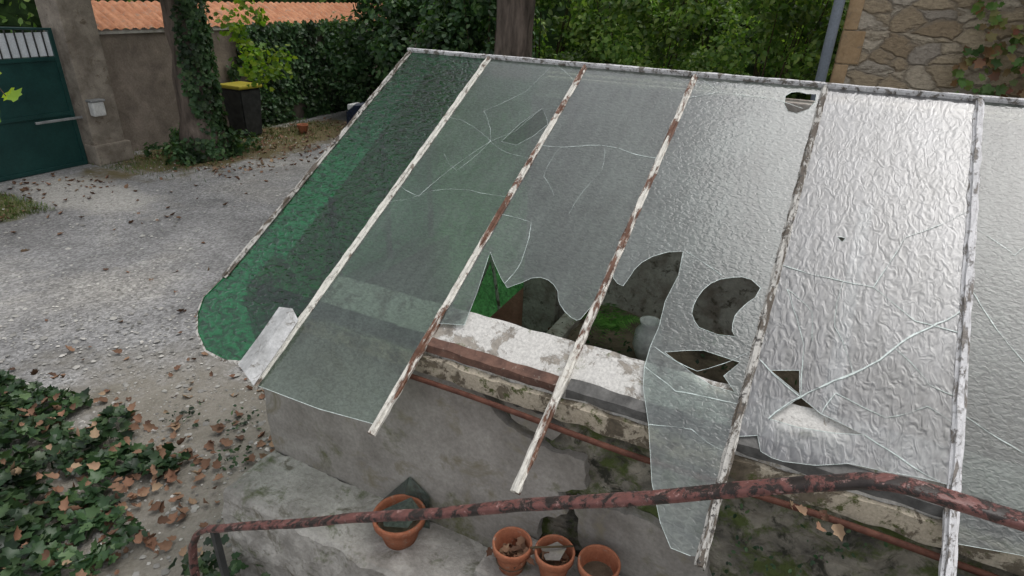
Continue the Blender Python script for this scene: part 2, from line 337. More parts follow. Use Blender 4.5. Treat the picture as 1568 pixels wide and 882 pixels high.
def pane(name,outer,holes,mat,edge=None,h=0.0):
    loops=[outer]+holes
    flat=[p for l in loops for p in l]
    tri=geometry.tessellate_polygon([[Vector((p[0],p[1],0)) for p in l] for l in loops])
    V=[(p[0],p[1],h) for p in flat]; F=[tuple(t) for t in tri]
    me=bpy.data.meshes.new(name); me.from_pydata(V,[],F); me.update()
    bm=bmesh.new(); bm.from_mesh(me)
    for f in bm.faces:
        f.normal_update()
        if f.normal.z<0: f.normal_flip()
    bm.to_mesh(me); bm.free()
    o=mkobj(name,me,mat,GH); o.matrix_world=RM
    ls=[(l+[l[0]],.0022) for l in holes]
    if edge: ls+=[(e,.0022) for e in edge]
    if ls:
        v,f=edge_strips(ls,h+.0015); k=pyobj(name+'_broken_edge',v,f,m_edge,GH); k.matrix_world=RM  # pale strip laid on top paints the bright highlight of the break
    return o
A=[(-2.43,2.26),(-2.441,.394),(-2.452,.269),(-2.411,.183),(-2.328,.097),(-2.215,.036),(-2.083,.024),(-1.986,.049),(-1.90,.30),(-1.863,.33),(-1.863,2.26)]
pane('pane_green',A,[],g_green,[A[1:9]])
BH=[(-1.46,1.59),(-1.42,1.74),(-1.35,1.88),(-1.29,1.80),(-1.27,1.76),(-1.31,1.66),(-1.37,1.58)]
pane('pane_b',[(-1.863,2.26),(-1.863,-.02),(-1.80,-.02),(-1.517,-.015),(-1.25,.01),(-1.25,2.26)],[BH],g_b,[[(-1.863,-.02),(-1.517,-.015),(-1.25,.01)]])
pane('pane_b_fragment',BH,[],glassmat('clear_green_glass',(.40,.56,.42),.15,(.15,.23,.16),1.8,60,.1,refr=.4))
Cb=[(-1.25,.489),(-1.125,.517),(-1.149,.689),(-1.184,.864),(-1.19,.90),(-1.15,.854),(-1.079,.781),(-1.03,.741),(-1.005,.765),(-.981,.784),(-.95,.818),(-.915,.832),(-.878,.828),(-.845,.812),(-.817,.786),(-.80,.75),(-.784,.728),(-.75,.70),(-.718,.682),(-.69,.675),(-.678,.685),(-.66,.748),(-.643,.76)]
pane('pane_c',[(-1.25,2.26)]+Cb+[(-.643,2.26)],[],g_c,[Cb])
Db=[(-.643,1.0),(-.635,.97),(-.621,.912),(-.595,.89),(-.57,.885),(-.56,.93),(-.553,.976),(-.535,1.02),(-.503,1.061),(-.45,1.10),(-.392,1.119),(-.377,.998),(-.391,.861),(-.38,.74),(-.385,.65),(-.38,.56),(-.36,.48),(-.30,.35),(-.23,.16),(-.17,.05),(-.12,-.01),(-.06,-.01),(-.03,.0)]
D2=[(-.07,1.02),(-.11,1.05),(-.145,1.053),(-.18,1.04),(-.22,1.02),(-.25,.99),(-.27,.95),(-.28,.91),(-.285,.87),(-.28,.83),(-.26,.80),(-.24,.78),(-.17,.77),(-.11,.78),(-.125,.80),(-.13,.83),(-.13,.87),(-.12,.90),(-.10,.94),(-.08,.97)]
D3=[(-.33,.64),(-.26,.67),(-.20,.69),(-.07,.68),(-.11,.61),(-.06,.56),(-.14,.56),(-.22,.59)]
D4=[(-.19,2.17),(-.17,2.20),(-.14,2.21),(-.10,2.20),(-.06,2.205),(-.055,2.15),(-.075,2.09),(-.12,2.05),(-.16,2.06),(-.185,2.11)]
pane('pane_d',[(-.643,2.26)]+Db+[(-.03,2.26)],[D2,D3,D4],g_d,[Db[:-1]])
Eb=[(-.03,.40),(.04,.43),(.05,.405),(.06,.38),(.095,.37),(.13,.37),(.22,.39),(.31,.43),(.41,.44),(.50,.455),(.585,.46)]
E1=[(.06,.50),(.14,.61),(.21,.57),(.26,.56),(.34,.54),(.25,.515),(.15,.50)]
E2=[(.03,.68),(.12,.71),(.135,.62)]; E3=[(.15,1.34),(.165,1.345),(.18,1.34),(.17,1.32)]
pane('pane_e',[(-.03,2.26)]+Eb+[(.585,2.26)],[E1,E2,E3],g_e,[Eb])
pane('pane_f',[(.585,2.26),(.585,.29),(.75,.32),(1.0,.28),(1.2,.20),(1.2,2.26)],[],g_f,[[(.585,.29),(.75,.32),(1.0,.28),(1.2,.20)]])
pane('pane_g',[(1.2,2.26),(1.2,-.01),(1.81,-.01),(1.81,2.26)],[],g_f)
pane('pane_h',[(1.81,2.26),(1.81,.5),(2.0,.7),(2.2,.4),(2.4,.45),(2.4,2.26)],[],g_f)
def cc(*p): return [(a/100,b/100) for a,b in p]
CR=[(cc((-152,158),(-177,171),(-186,172)),.002),(cc((-152,158),(-167,180),(-150,200),(-144,227)),.0015),(cc((-152,158),(-142,168),(-135,188)),.0018),
(cc((-186,118),(-171,113),(-152,158)),.002),(cc((-152,158),(-160,134),(-173,144)),.0014),(cc((-186,105),(-177,109),(-166,118),(-147,123),(-127,123)),.0015),
(cc((-144,226),(-126,212),(-125,200)),.0017),(cc((-152,158),(-140,152),(-126,150)),.0014),
(cc((-125,160),(-101,165),(-85,166),(-66,163)),.0035),(cc((-114,160),(-114,140),(-104,129)),.0014),(cc((-124,112),(-108,111),(-103,89),(-105,76)),.0030),(cc((-92,165),(-88,150),(-93,120)),.0013),
(cc((-64,208),(-50,215),(-25,214),(-10,209)),.0024),(cc((-63,226),(-52,217)),.002),(cc((-38,112),(-22,104)),.0022),(cc((-37,65),(-20,60),(-5,73)),.0028),(cc((-38,56),(-25,50),(-4,52)),.0034),
(cc((-30,35),(-16,38),(-4,34)),.0024)]
CRE=[(cc((-2,115),(20,113),(30,113),(44,102),(58,101)),.003),(cc((14,61),(28,75),(39,89),(53,105),(58,112)),.0055),(cc((34,54),(44,50),(55,46)),.004),(cc((14,61),(4,67),(-2,72)),.0045),(cc((14,61),(12,80),(2,104)),.0025),
(cc((14,61),(6,50)),.0035),(cc((30,113),(38,140),(58,160)),.0022),(cc((39,89),(50,78),(58,76)),.003),(cc((21,57),(24,66),(39,62),(50,70),(58,66)),.0022),(cc((28,75),(20,92),(20,113)),.002),(cc((2,104),(12,96),(14,84)),.002),
(cc((60,120),(75,95),(90,100)),.003),(cc((60,70),(78,62),(95,80)),.003),(cc((60,150),(72,140),(88,165)),.0025)]
v,f=strips(CR,.0018); k=pyobj('cracks',v,f,m_edge,GH); k.matrix_world=RM
v,f=strips(CRE,.0022,seed=3); k=pyobj('cracks_near',v,f,m_edge,GH); k.matrix_world=RM
v,f=strips(CRE,.0018,.8,(.0022,-.0022),seed=3); k=pyobj('cracks_near_shadow_side',v,f,m_crackd,GH); k.matrix_world=RM  # dark offset copies paint the shade beside each crack
def bar(name,x,s0,s1,w,mat,t=.016,sec=120):
    V=[];F=[];prof=[(-1,-.012),(-1,.003),(-.62,.006),(-.45,1),(.45,1),(.62,.006),(1,.003),(1,-.012)]
    for i in range(sec+1):
        s=s0+(s1-s0)*i/sec
        for j,(a,hh) in enumerate(prof):
            jx=noise.noise(Vector((x*9+j*3.1,s*14,0)))*.0045; jh=noise.noise(Vector((x*5,s*20,j*2.)))*.003
            V.append((x+a*w/2+jx,s,(t if hh==1 else hh)+jh))
    n=len(prof)
    for i in range(sec):
        for j in range(n): F.append((i*n+j,i*n+(j+1)%n,(i+1)*n+(j+1)%n,(i+1)*n+j))
    F.append(tuple(range(n))); F.append(tuple(sec*n+j for j in range(n))[::-1])
    o=pyobj(name,V,F,mat,GH); o.matrix_world=RM
bar('glazing_bar_0',-2.43,.40,2.27,.024,m_bar4)
bar('glazing_bar_1',-1.863,-.03,2.27,.035,m_bar1)
bar('glazing_bar_2',-1.25,-.03,2.27,.031,m_bar2)
bar('glazing_bar_3',-.643,-.03,2.27,.031,m_bar2)
bar('glazing_bar_4',-.03,-.03,2.27,.031,m_bar4)
for i,x in enumerate(BX[5:]): bar('glazing_bar_%d'%(5+i),x,-.03,2.27,.036,m_bar5)
v,f=edge_strips([([(-2.43,.42)]+A[2:8],.014)],.004); k=pyobj('green_pane_edging',v,f,m_bar4,GH); k.matrix_world=RM
fl=[(-2.0,.335,.02),(-1.90,.335,.05),(-1.85,.30,.03),(-1.995,.19,.018),(-1.90,.18,.048),(-1.845,.15,.028),(-2.0,.03,.012),(-1.91,.0,.04),(-1.85,-.03,.02)]
k=pyobj('zinc_flashing',fl,[(0,3,4,1),(1,4,5,2),(3,6,7,4),(4,7,8,5)],m_lead,GH); k.matrix_world=RM
sm=k.modifiers.new('s','SOLIDIFY'); sm.thickness=.003
def xbeam(name,x0,x1,prof,mat,n=120,jit=.003):
    V=[];F=[];m_=len(prof)
    for i in range(n+1):
        x=x0+(x1-x0)*i/n
        for j,(y,z) in enumerate(prof):
            V.append((x,y+noise.noise(Vector((x*12,j*3.3,1)))*jit,z+noise.noise(Vector((x*12,j*3.3,9)))*jit))
    for i in range(n):
        for j in range(m_): F.append((i*m_+j,(i+1)*m_+j,(i+1)*m_+(j+1)%m_,i*m_+(j+1)%m_))
    F.append(tuple(range(m_))); F.append(tuple(n*m_+j for j in range(m_))[::-1])
    return pyobj(name,V,F,mat,GH)
ry,rz=1.414+.863*2.255,-1.492+.5053*2.255
xbeam('ridge_iron',-2.45,2.42,[(ry-.005,rz+.012),(ry-.005,rz+.022),(ry+.02,rz+.025),(ry+.025,rz-.03),(ry+.015,rz-.03)],m_bar5)
def zr(y): return -1.492+(y-1.414)*.5855
xbeam('eave_sill',-2.28,2.45,[(1.76,-1.44),(1.755,zr(1.76)-.02),(1.93,zr(1.93)-.016),(1.96,zr(1.93)-.05),(1.96,-1.44)],m_sill,160,.006)
xbeam('rust_strip',-1.24,-.64,[(1.748,zr(1.76)-.045),(1.748,zr(1.75)-.005),(1.785,zr(1.785)-.006),(1.785,zr(1.785)-.02)],m_rstrip,60,.005)
xbeam('slate_strip',-.62,2.4,[(1.748,zr(1.76)-.045),(1.748,zr(1.75)-.005),(1.79,zr(1.79)-.006),(1.79,zr(1.79)-.02)],m_slate,80,.007)
xbeam('slate_strip_b',-2.2,-1.26,[(1.748,zr(1.76)-.045),(1.748,zr(1.75)-.005),(1.79,zr(1.79)-.006),(1.79,zr(1.79)-.02)],m_slate,60,.005)
xbeam('cream_fascia',-2.28,2.45,[(1.735,-1.435),(1.73,-1.355),(1.757,-1.35),(1.757,-1.435)],m_cream,200,.011)
v,f=tube([(x,1.70+.006*math.sin(x*3),-1.445+.006*math.sin(x*5)) for x in np.arange(-1.35,2.4,.06)],.011,8,jit=.15)
pyobj('gutter_pipe',v,f,m_pipe,GH,smooth=True)
def rough_wall(name,x0,x1,z0,z1,y,mat,amp=.03,nx=200,nz=70,par=GH):
    V=[];F=[]
    for j in range(nz+1):
        for i in range(nx+1):
            x=x0+(x1-x0)*i/nx; z=z0+(z1-z0)*j/nz
            d,_=noise.voronoi(Vector((x*7,z*9,0)))
            V.append((x,y-amp*(min(.6,d[1]-d[0])*1.2-.3)-amp*.6*noise.fractal(Vector((x*6,z*6,3)),1,2,5),z))
    for j in range(nz):
        for i in range(nx): F.append((j*(nx+1)+i,j*(nx+1)+i+1,(j+1)*(nx+1)+i+1,(j+1)*(nx+1)+i))
    return pyobj(name,V,F,mat,par)
rough_wall('front_rubble',-2.2,2.45,-2.9,-1.44,1.79,m_rubble)
box('wall_core',(-2.25,1.82,-2.9),(2.45,1.95,-1.45),m_rubble,GH)
def slab(name,pts,y,th,mat):
    q=[]
    for a,b in zip(pts,pts[1:]+pts[:1]):
        L=math.dist(a,b); k=max(1,int(L/.03))
        for i in range(k):
            t=i/k; j=.009 if i else 0
            q.append((a[0]+(b[0]-a[0])*t+random.uniform(-j,j),a[1]+(b[1]-a[1])*t+random.uniform(-j,j)))
    n=len(q); tri=geometry.tessellate_polygon([[Vector((p[0],p[1],0)) for p in q]])
    V=[(p[0],y,p[1]) for p in q]+[(p[0],y+th,p[1]) for p in q]
    F=[tuple(t) for t in tri]+[(i,(i+1)%n,(i+1)%n+n,i+n) for i in range(n)]
    return pyobj(name,V,F,mat,GH)
slab('cement_render',[(-2.27,-1.437),(-.98,-1.437),(-.93,-1.50),(-.86,-1.56),(-.72,-1.60),(-.52,-1.60),(-.50,-1.73),(-.62,-1.80),(-.57,-1.90),(-.68,-1.98),(-.70,-2.30),(-2.27,-2.30)],1.745,.05,m_plast)
slab('render_scab',[(-.88,-1.45),(-.70,-1.45),(-.62,-1.50),(-.66,-1.56),(-.84,-1.52)],1.75,.04,m_plast)
slab('render_scab_low',[(-.55,-1.82),(-.25,-1.78),(-.02,-1.84),(.05,-2.1),(-.3,-2.2),(-.5,-2.05)],1.755,.04,m_plast)
box('gable_wall',(-2.27,1.83,-2.9),(-2.12,3.34,-1.5),m_plast,GH,.006)
gv=[(-2.2,1.85,-1.5),(-2.2,3.34,-1.5),(-2.2,3.34,-.39),(-2.2,1.96,-1.19)]
pyobj('gable_green_glass',gv,[(0,1,2,3)],glassmat('gable_glass',(.08,.42,.15),.3,(.02,.18,.07),1,30,.2,refr=0),GH)
for y in (2.3,2.75,3.2): box('gable_mullion',(-2.215,y-.012,-1.5),(-2.185,y+.012,zr(y)-.02),m_slate,GH,.003)
box('back_wall',(-1.49,3.27,-2.9),(2.45,3.42,-.42),m_inwall,GH,.006)
box('back_wall_base',(-2.27,3.27,-2.9),(-1.49,3.40,-2.22),m_inwall,GH,.006)
box('concrete_post',(-1.49,3.20,-2.6),(-1.26,3.268,-.5),m_inwall,GH,.006)
pyobj('back_green_glass',[(-2.2,3.30,-2.22),(-1.49,3.30,-2.22),(-1.49,3.30,-.45),(-2.2,3.30,-.45)],[(0,1,2,3)],glassmat('back_green_glass_m',(.16,.50,.17),.6,(.09,.34,.10),1,34,.3,refr=0,lo=.5,hi=1.4),GH)
def rod(name,a,b,r,mat,par=GH,seg=6):
    v,f=tube([a,b],r,seg); return pyobj(name,v,f,mat,par)
rod('sash_bar',(-1.78,3.27,-1.5),(-1.68,3.27,-2.05),.012,m_bar1); rod('sash_bar_b',(-1.77,3.27,-1.58),(-2.0,3.27,-2.2),.010,m_bar1)
bo=[(-1.90,-2.20),(-1.485,-1.70),(-1.485,-2.3),(-1.90,-2.3)]
pyobj('rusty_board',[(x,3.22,z) for x,z in bo]+[(x,3.25,z) for x,z in bo],[(0,1,2,3),(0,1,5,4),(1,2,6,5),(4,5,6,7)],simple('red_oxide_board',(.46,.20,.15),(.62,.31,.24),8,.7,.3,.004),GH)
def bumpy(name,x0,x1,y0,y1,z,mat,amp=.04,n=60,par=GH):
    V=[];F=[]
    for j in range(n+1):
        for i in range(n+1):
            x=x0+(x1-x0)*i/n;y=y0+(y1-y0)*j/n
            V.append((x,y,z+amp*noise.fractal(Vector((x*5,y*5,z)),1,2,4)))
    for j in range(n):
        for i in range(n): F.append((j*(n+1)+i,j*(n+1)+i+1,(j+1)*(n+1)+i+1,(j+1)*(n+1)+i))
    return pyobj(name,V,F,mat,par,smooth=True)
bumpy('interior_floor',-2.12,2.4,1.95,3.27,-2.45,m_soil)
box('planting_bench',(-1.1,2.62,-2.5),(2.4,2.72,-1.72),m_inwall,GH,.01)
bumpy('bench_soil',-1.1,2.4,2.70,3.27,-1.73,m_soil,.05)
box('bench_end',(-1.12,2.62,-2.5),(-1.02,3.27,-1.70),m_inwall,GH,.01)
box('white_underroof_bar',(.215,.52,-.15),(.265,1.6,-.08),m_whiteplank,GH,.004,RM)  # pale bar below the pane, running up the slope
rod('interior_rod',(-1.25,3.1,-1.9),(-.9,3.0,-1.6),.012,m_pipe)
def potmesh(r,hgt,c):
    return lathe([(.0,0),(r*.62,0),(r*.86,hgt*.72),(r*.87,hgt*.74),(r*.98,hgt*.75),(r,hgt*.97),(r*.97,hgt),(r*.90,hgt),(r*.88,hgt*.97),(r*.84,hgt*.7),(r*.62,hgt*.12),(0,hgt*.10)],40,c)
def pot(r,h,c,fill=None,tilt=0):
    e=empty('terracotta_flower_pot',c)
    v,f=potmesh(r,h,(0,0,0)); o=pyobj('pot_body',v,f,m_terra,e,smooth=True); o.matrix_parent_inverse=Matrix()
    if fill:
        v,f=lathe([(0,h*fill),(r*.8,h*fill-.004)],24); o=pyobj('soil',v,f,m_soil,e); o.matrix_parent_inverse=Matrix()
    e.rotation_euler=(tilt,tilt*.5,0); return e
zl=-2.29
pot(.122,.15,(-1.315,1.60,zl),.75)
box('stone_block',(-.84,1.46,zl-.02),(-.26,1.74,-2.09),m_ledge,None,.02,jit=.012)
pa=pot(.08,.14,(-.72,1.555,-2.09),.35); pb=pot(.08,.14,(-.556,1.60,-2.09),.6); pc=pot(.083,.14,(-.385,1.635,-2.09),.5)
P=np.concatenate([np.stack([rng.normal(-.72,.03,26),rng.normal(1.555,.03,26),rng.uniform(-2.03,-1.98,26)],1),np.stack([rng.normal(-.556,.03,8),rng.normal(1.6,.03,8),np.full(8,-1.99)],1)])
cloud('pot_leaf_litter',P,np.tile([0,0,1.],(len(P),1)),rng.uniform(.03,.06,len(P)),m_dead,CURL,spread=.5)
v,f=tube([(-.645,1.56,-1.945),(-.495,1.64,-1.935)],.004,6); pyobj('twig',v,f,m_stem)
def shard(name,pts,mat):
    o=pyobj(name,pts,[tuple(range(len(pts)))],mat)
    sm=o.modifiers.new('s','SOLIDIFY'); sm.thickness=.003; return o
g_sh=glassmat('shard_glass',(.55,.68,.60),.3,(.30,.36,.32),2.0,60,.1,refr=0)
shard('stone_chip',[(-.614,1.60,-1.975),(-.564,1.645,-1.955),(-.519,1.63,-1.95),(-.524,1.575,-1.965),(-.574,1.555,-1.97)],m_plast)
shard('glass_shard',[(-1.40,1.57,-2.145),(-1.31,1.69,-2.12),(-1.23,1.65,-2.125),(-1.23,1.55,-2.14),(-1.33,1.51,-2.145)],g_sh)
shard('glass_shard',[(-1.52,1.72,-2.27),(-1.35,1.738,-2.05),(-1.24,1.735,-2.12),(-1.22,1.70,-2.28),(-1.38,1.66,-2.285)],g_sh)
xL=empty('stone_ledge')
V=[];F=[];prof=[(1.60,-2.9),(1.40,-2.9),(1.385,-2.6),(1.40,-2.40),(1.41,-2.31),(1.43,-2.292),(1.55,-2.29),(1.75,-2.285)]
nn=200
dp=[]
for a,b in zip(prof[1:-1],prof[2:]):
    k=max(1,int(math.dist(a,b)/.025))
    for i in range(k): dp.append((a[0]+(b[0]-a[0])*i/k,a[1]+(b[1]-a[1])*i/k))
dp.append(prof[-1]); mN=len(dp)
for i in range(nn+1):
    x=-2.27+(2.45+2.27)*i/nn
    for y,z in dp:
        q=Vector((x*7,y*7,z*7)); q2=q*3.1; V.append((x+.02*noise.noise(q+Vector((4,4,4))),y+.022*noise.fractal(q,1,2,5)-.012*max(0,noise.noise(q2)),z+.010*noise.fractal(q+Vector((9,9,9)),1,2,5)-.02*max(0,noise.noise(q*1.3)-.25)))
for i in range(nn):
    for j in range(mN-1): F.append((i*mN+j,(i+1)*mN+j,(i+1)*mN+j+1,i*mN+j+1))
V.append((-2.27,1.75,-2.9)); F.append(tuple(range(mN))+(len(V)-1,))
pyobj('ledge_body',V,F,m_ledge,xL)
def fern(c,n,L,mat,name='fern'):
    P=[];D=[];SZ=[]
    for k in range(n):
        a=2*math.pi*k/n+random.uniform(-.3,.3); l=L*random.uniform(.7,1.15); d=Vector((math.cos(a),math.sin(a),0))
        for i in range(16):
            t=(i+1)/16; p=Vector(c)+d*l*t*.8+Vector((0,0,l*(.9*t-.95*t*t)))
            side=Vector((-d.y,d.x,0))
            for s in (-1,1): P.append(p); D.append(side*s+d*.4+Vector((0,0,-.1))); SZ.append(l*.30*(1-t*.85))
    P=np.array([tuple(p) for p in P]);D=np.array([tuple(p) for p in D]); D/=np.linalg.norm(D,axis=1)[:,None]
    sh=np.array([[0,0,0],[-.11,.3,0],[0,1,0],[.11,.3,0]])
    Nn=np.tile([0,0,1.],(len(P),1)); t=D; b=np.cross(t,Nn); SZ=np.array(SZ)
    V=P[:,None,:]+SZ[:,None,None]*(sh[None,:,0,None]*b[:,None,:]+sh[None,:,1,None]*t[:,None,:])
    pyobj(name,V.reshape(-1,3),[tuple(i*4+k for k in range(4)) for i in range(len(P))],mat)
fern((-.76,2.74,-1.56),16,.26,m_fern); fern((-.28,3.02,-1.66),10,.16,m_fern); fern((-1.3,2.5,-2.4),12,.3,m_fern)
v,f=lathe([(0,0),(.05,0),(.075,.07),(.07,.15),(.045,.19),(.055,.215),(.045,.21),(.035,.19),(0,.12)],28,(-.56,2.77,-1.70)); pyobj('white_vase',v,f,m_whiteplank,smooth=True)
P=np.stack([rng.uniform(-1.1,.2,140),rng.uniform(2.72,3.2,140),np.full(140,-1.71)],1)
cloud('interior_seedlings',P,np.tile([0,0,1.],(140,1)),rng.uniform(.015,.035,140),m_ivy,LEAF,spread=.6)
P=np.stack([rng.uniform(-2.1,1,500),rng.uniform(2,2.6,500),np.full(500,-2.42)],1)
cloud('interior_litter',P,np.tile([0,0,1.],(500,1)),rng.uniform(.04,.09,500),m_dead,CURL,spread=.4)
P=np.stack([rng.normal(.28,.05,6),rng.normal(1.66,.02,6),rng.normal(-1.43,.01,6)],1)
cloud('caught_dry_leaves',P,np.tile([0,-.5,1.],(6,1)),rng.uniform(.03,.05,6),m_dead,CURL,spread=.5)
P=np.stack([rng.uniform(-.1,1.5,900),1.735-rng.uniform(0,.02,900),rng.uniform(-2.1,-1.46,900)],1)
P=P[[noise.noise(Vector((p[0]*5,p[2]*5,1)))>.05 for p in P]]
cloud('wall_moss_plants',P,np.tile([0,-1,.6],(len(P),1)),rng.uniform(.008,.024,len(P)),m_ivy,LEAF,spread=.6)
box('dark_downpipe',(.60,1.60,-1.49),(2.3,1.66,-1.43),m_dark,None,.02)
# ------------------------------------------------------------------ handrail & stair
HR=empty('iron_handrail')
path=[(-1.985,-2.9),(-1.97,-2.6),(-1.95,-2.35),(-1.925,-2.18),(-1.895,-2.06),(-1.84,-1.965),(-1.76,-1.895),(-1.66,-1.84)]
a=(-1.66,-1.84);b=(.16,-.765)
for i in range(1,60): path.append((a[0]+(b[0]-a[0])*i/60,a[1]+(b[1]-a[1])*i/60+.003*math.sin(i*.35)))
path+=[(.16,-.765),(.20,-.742),(.235,-.727),(.27,-.722),(.32,-.722)]+[(.32+.1*i,-.722) for i in range(1,20)]
def sweep(path,y,hw,ht,mat,name,par):
    prof=[]
    for k in range(14):
        q=2*math.pi*k/14; c_,s_=math.cos(q),math.sin(q)
        prof.append((hw*math.copysign(abs(c_)**.6,c_),ht*math.copysign(abs(s_)**.6,s_)))
    V=[];F=[];n=len(prof)
    for i,p in enumerate(path):
        p0=path[max(i-1,0)];p1=path[min(i+1,len(path)-1)]; t=Vector((p1[0]-p0[0],p1[1]-p0[1])).normalized(); nr=Vector((-t.y,t.x))
        for j,(a_,b_) in enumerate(prof):
            k=1+.10*noise.noise(Vector((p[0]*14,p[1]*14,j*.7)))
            V.append((p[0]+nr.x*b_*k,y+a_*k,p[1]+nr.y*b_*k))
    for i in range(len(path)-1):
        for j in range(n): F.append((i*n+j,(i+1)*n+j,(i+1)*n+(j+1)%n,i*n+(j+1)%n))
    F.append(tuple(range(n))[::-1]); F.append(tuple((len(path)-1)*n+j for j in range(n)))
    pyobj(name,V,F,mat,par,smooth=True)
sweep(path,1.0,.0185,.0095,m_rail,'top_rail',HR)
box('newel_bar',(-1.735,.988,-2.9),(-1.711,1.012,-1.88),m_dark,HR,.003)
box('landing_post',(.95,.988,-1.66),(.974,1.012,-.73),m_rail,HR,.003)
ST=empty('stone_staircase')
box('landing',(.30,-1.0,-2.9),(3.2,1.06,-1.66),m_ledge,ST,.01)
for i in range(7):
    zt=-1.66-.165*(i+1)
    if zt<-2.88: break
    box('step_%d'%(i+1),(.30-.285*(i+1),-.3,-2.9),(.297-.285*i,1.06,zt),m_ledge,ST,.01)
# ------------------------------------------------------------------ ivy bed bottom-left
P=[];Nn=[]
for k in range(6500):
    x=random.uniform(-5.6,-2.9); y=random.uniform(-.3,1.95)
    e=((x+4.35)/1.4)**2+((y-.75)/1.12)**2+.9*noise.noise(Vector((x*2.6,y*2.6,0)))
    if e>.92: continue
    hgt=.26*max(.05,1-e)**.5*(.7+.8*noise.noise(Vector((x*3.4,y*3.4,5))))
    P.append((x,y,GZ+.03+hgt*random.uniform(.3,1))); Nn.append((0,0,1))
cloud('ivy_ground_cover',P,Nn,rng.uniform(.035,.09,len(P)),m_ivy,LOBE,spread=.5)
P=[(x,y,GZ+.12+random.uniform(-.06,.16)) for x,y in zip(rng.uniform(-4.8,-2.8,240),rng.uniform(.3,1.9,240)) if ((x+4.2)/1.6)**2+((y-.75)/1.3)**2<1]
cloud('leaves_on_ivy',P,np.tile([0,0,1.],(len(P),1)),rng.uniform(.04,.08,len(P)),m_dead,CURL,spread=.6)
P=np.stack([rng.normal(-2.25,.12,160),rng.normal(1.25,.13,160),GZ+rng.uniform(.02,.22,160)],1)
cloud('wall_foot_weeds',P,np.tile([0,0,1.],(160,1)),rng.uniform(.03,.07,160),m_ivy,LOBE,spread=.5)
P=np.concatenate([np.stack([rng.normal(a_,.07,40),rng.normal(b_,.07,40),GZ+rng.uniform(.01,.06,40)],1) for a_,b_ in ((-3.3,2.3),(-3.0,2.0),(-3.7,2.15))])
cloud('weeds',P,np.tile([0,0,1.],(len(P),1)),rng.uniform(.02,.045,len(P)),m_ivy,LEAF,spread=.5)
# ------------------------------------------------------------------ gate, pillar, wall
m_gate=simple('gate_green_paint',(.006,.04,.037),(.012,.062,.055),3,.4,.1,.003,fine=30,spec=.4)
m_screen=simple('pale_screen',(.62,.65,.68),(.78,.81,.84),2,.6,.05,.002)
m_pillar=simple('pillar_render',(.18,.15,.12),(.38,.33,.27),4,.9,.5,.01,dark=(.14,.11,.08),dthr=.57)
m_wallr=simple('roughcast_wall',(.17,.14,.115),(.30,.25,.205),3,.95,.8,.02,fine=28)
m_coping=simple('coping',(.45,.42,.38),(.62,.6,.55),6,.9,.3,.006)
m_tile=simple('orange_roof_tile',(.40,.16,.08),(.60,.29,.16),5,.85,.3,.006,fine=24,dark=(.28,.2,.15))
m_steel=simple('brushed_steel',(.35,.36,.37),(.55,.56,.57),10,.4,.1,.002,metal=.6)
GT=empty('metal_gate')
box('lower_panel',(-11.22,3.0,-2.84),(-11.19,5.90,-1.18),m_gate,GT,.004)
for z in (-2.86,-2.02,-1.17): box('rail',(-11.24,2.98,z-.03),(-11.165,5.92,z+.03),m_gate,GT,.005)
for y in (3.0,4.45,5.89): box('stile',(-11.24,y-.03,-2.88),(-11.162,y+.03,-.72),m_gate,GT,.005)
box('upper_screen',(-11.20,3.03,-1.13),(-11.195,5.87,-.78),m_screen,GT,0)
for i in range(22):
    y=3.1+i*.127; top=-.60-.14*((y-3)/2.9)
    box('upright',(-11.185,y-.008,-1.15),(-11.168,y+.008,top),m_dark,GT,0)
v,f=tube([(-11.176,3.0+i*.29,-.60-.014*i) for i in range(11)],.02,8); pyobj('top_rail',v,f,m_gate,GT)
box('gate_closer_arm',(-11.08,5.25,-2.11),(-11.04,6.2,-2.07),m_steel,GT,.01)
PL=empty('gate_pillar')
box('shaft',(-11.5,5.96,-2.9),(-10.92,6.50,.25),m_pillar,PL,.02)
box('plinth',(-11.53,5.93,-2.9),(-10.86,6.56,-2.55),m_pillar,PL,.03)
box('cap',(-11.58,5.88,.25),(-10.84,6.58,.37),m_pillar,PL,.02)
LM=empty('wall_lamp_box'); box('housing',(-10.915,6.02,-2.07),(-10.78,6.22,-1.84),m_whiteplank,LM,.025); box('cover',(-10.92,6.0,-1.838),(-10.765,6.24,-1.80),m_steel,LM,.012)
PL2=empty('gate_pillar'); box('shaft',(-11.5,2.35,-2.9),(-10.92,2.92,.25),m_pillar,PL2,.02); box('cap',(-11.58,2.3,.25),(-10.84,2.98,.37),m_pillar,PL2,.02)
WL=empty('boundary_wall')
box('wall_body',(-11.62,6.51,-2.9),(-11.40,22,-.86),m_wallr,WL,.01)
box('coping',(-11.66,6.51,-.86),(-11.36,22,-.80),m_coping,WL,.01)
box('wall_body_near',(-11.62,-8,-2.9),(-11.40,2.34,-.86),m_wallr,WL,.01)
V=[];F=[];rows=int((22-6.5)/.02)
for i in range(rows+1):
    y=6.5+i*.02; w=.035*abs(math.sin(y*math.pi/.17))
    for k in range(7):
        t=k/6; V.append((-11.33-.75*t,y,-.80+w+.42*t+(.012 if k%2 else 0)))
for i in range(rows):
    for k in range(6): F.append((i*7+k,i*7+k+1,(i+1)*7+k+1,(i+1)*7+k))
pyobj('tile_coping',V,F,m_tile,WL)
n=6000; yy=rng.uniform(9.2,13.5,n); zz=rng.uniform(-2.9,-.75,n)
keep=[noise.noise(Vector((y*1.1,z*1.3,0)))+(.25 if y>9.8 else -.1)>-.08 for y,z in zip(yy,zz)]
P=np.stack([-11.36+rng.uniform(0,.16,n),yy,zz],1)[keep]
cloud('wall_ivy',P,np.tile([1,0,.4],(len(P),1)),rng.uniform(.06,.11,len(P)),m_leafdark,LOBE,spread=.5)
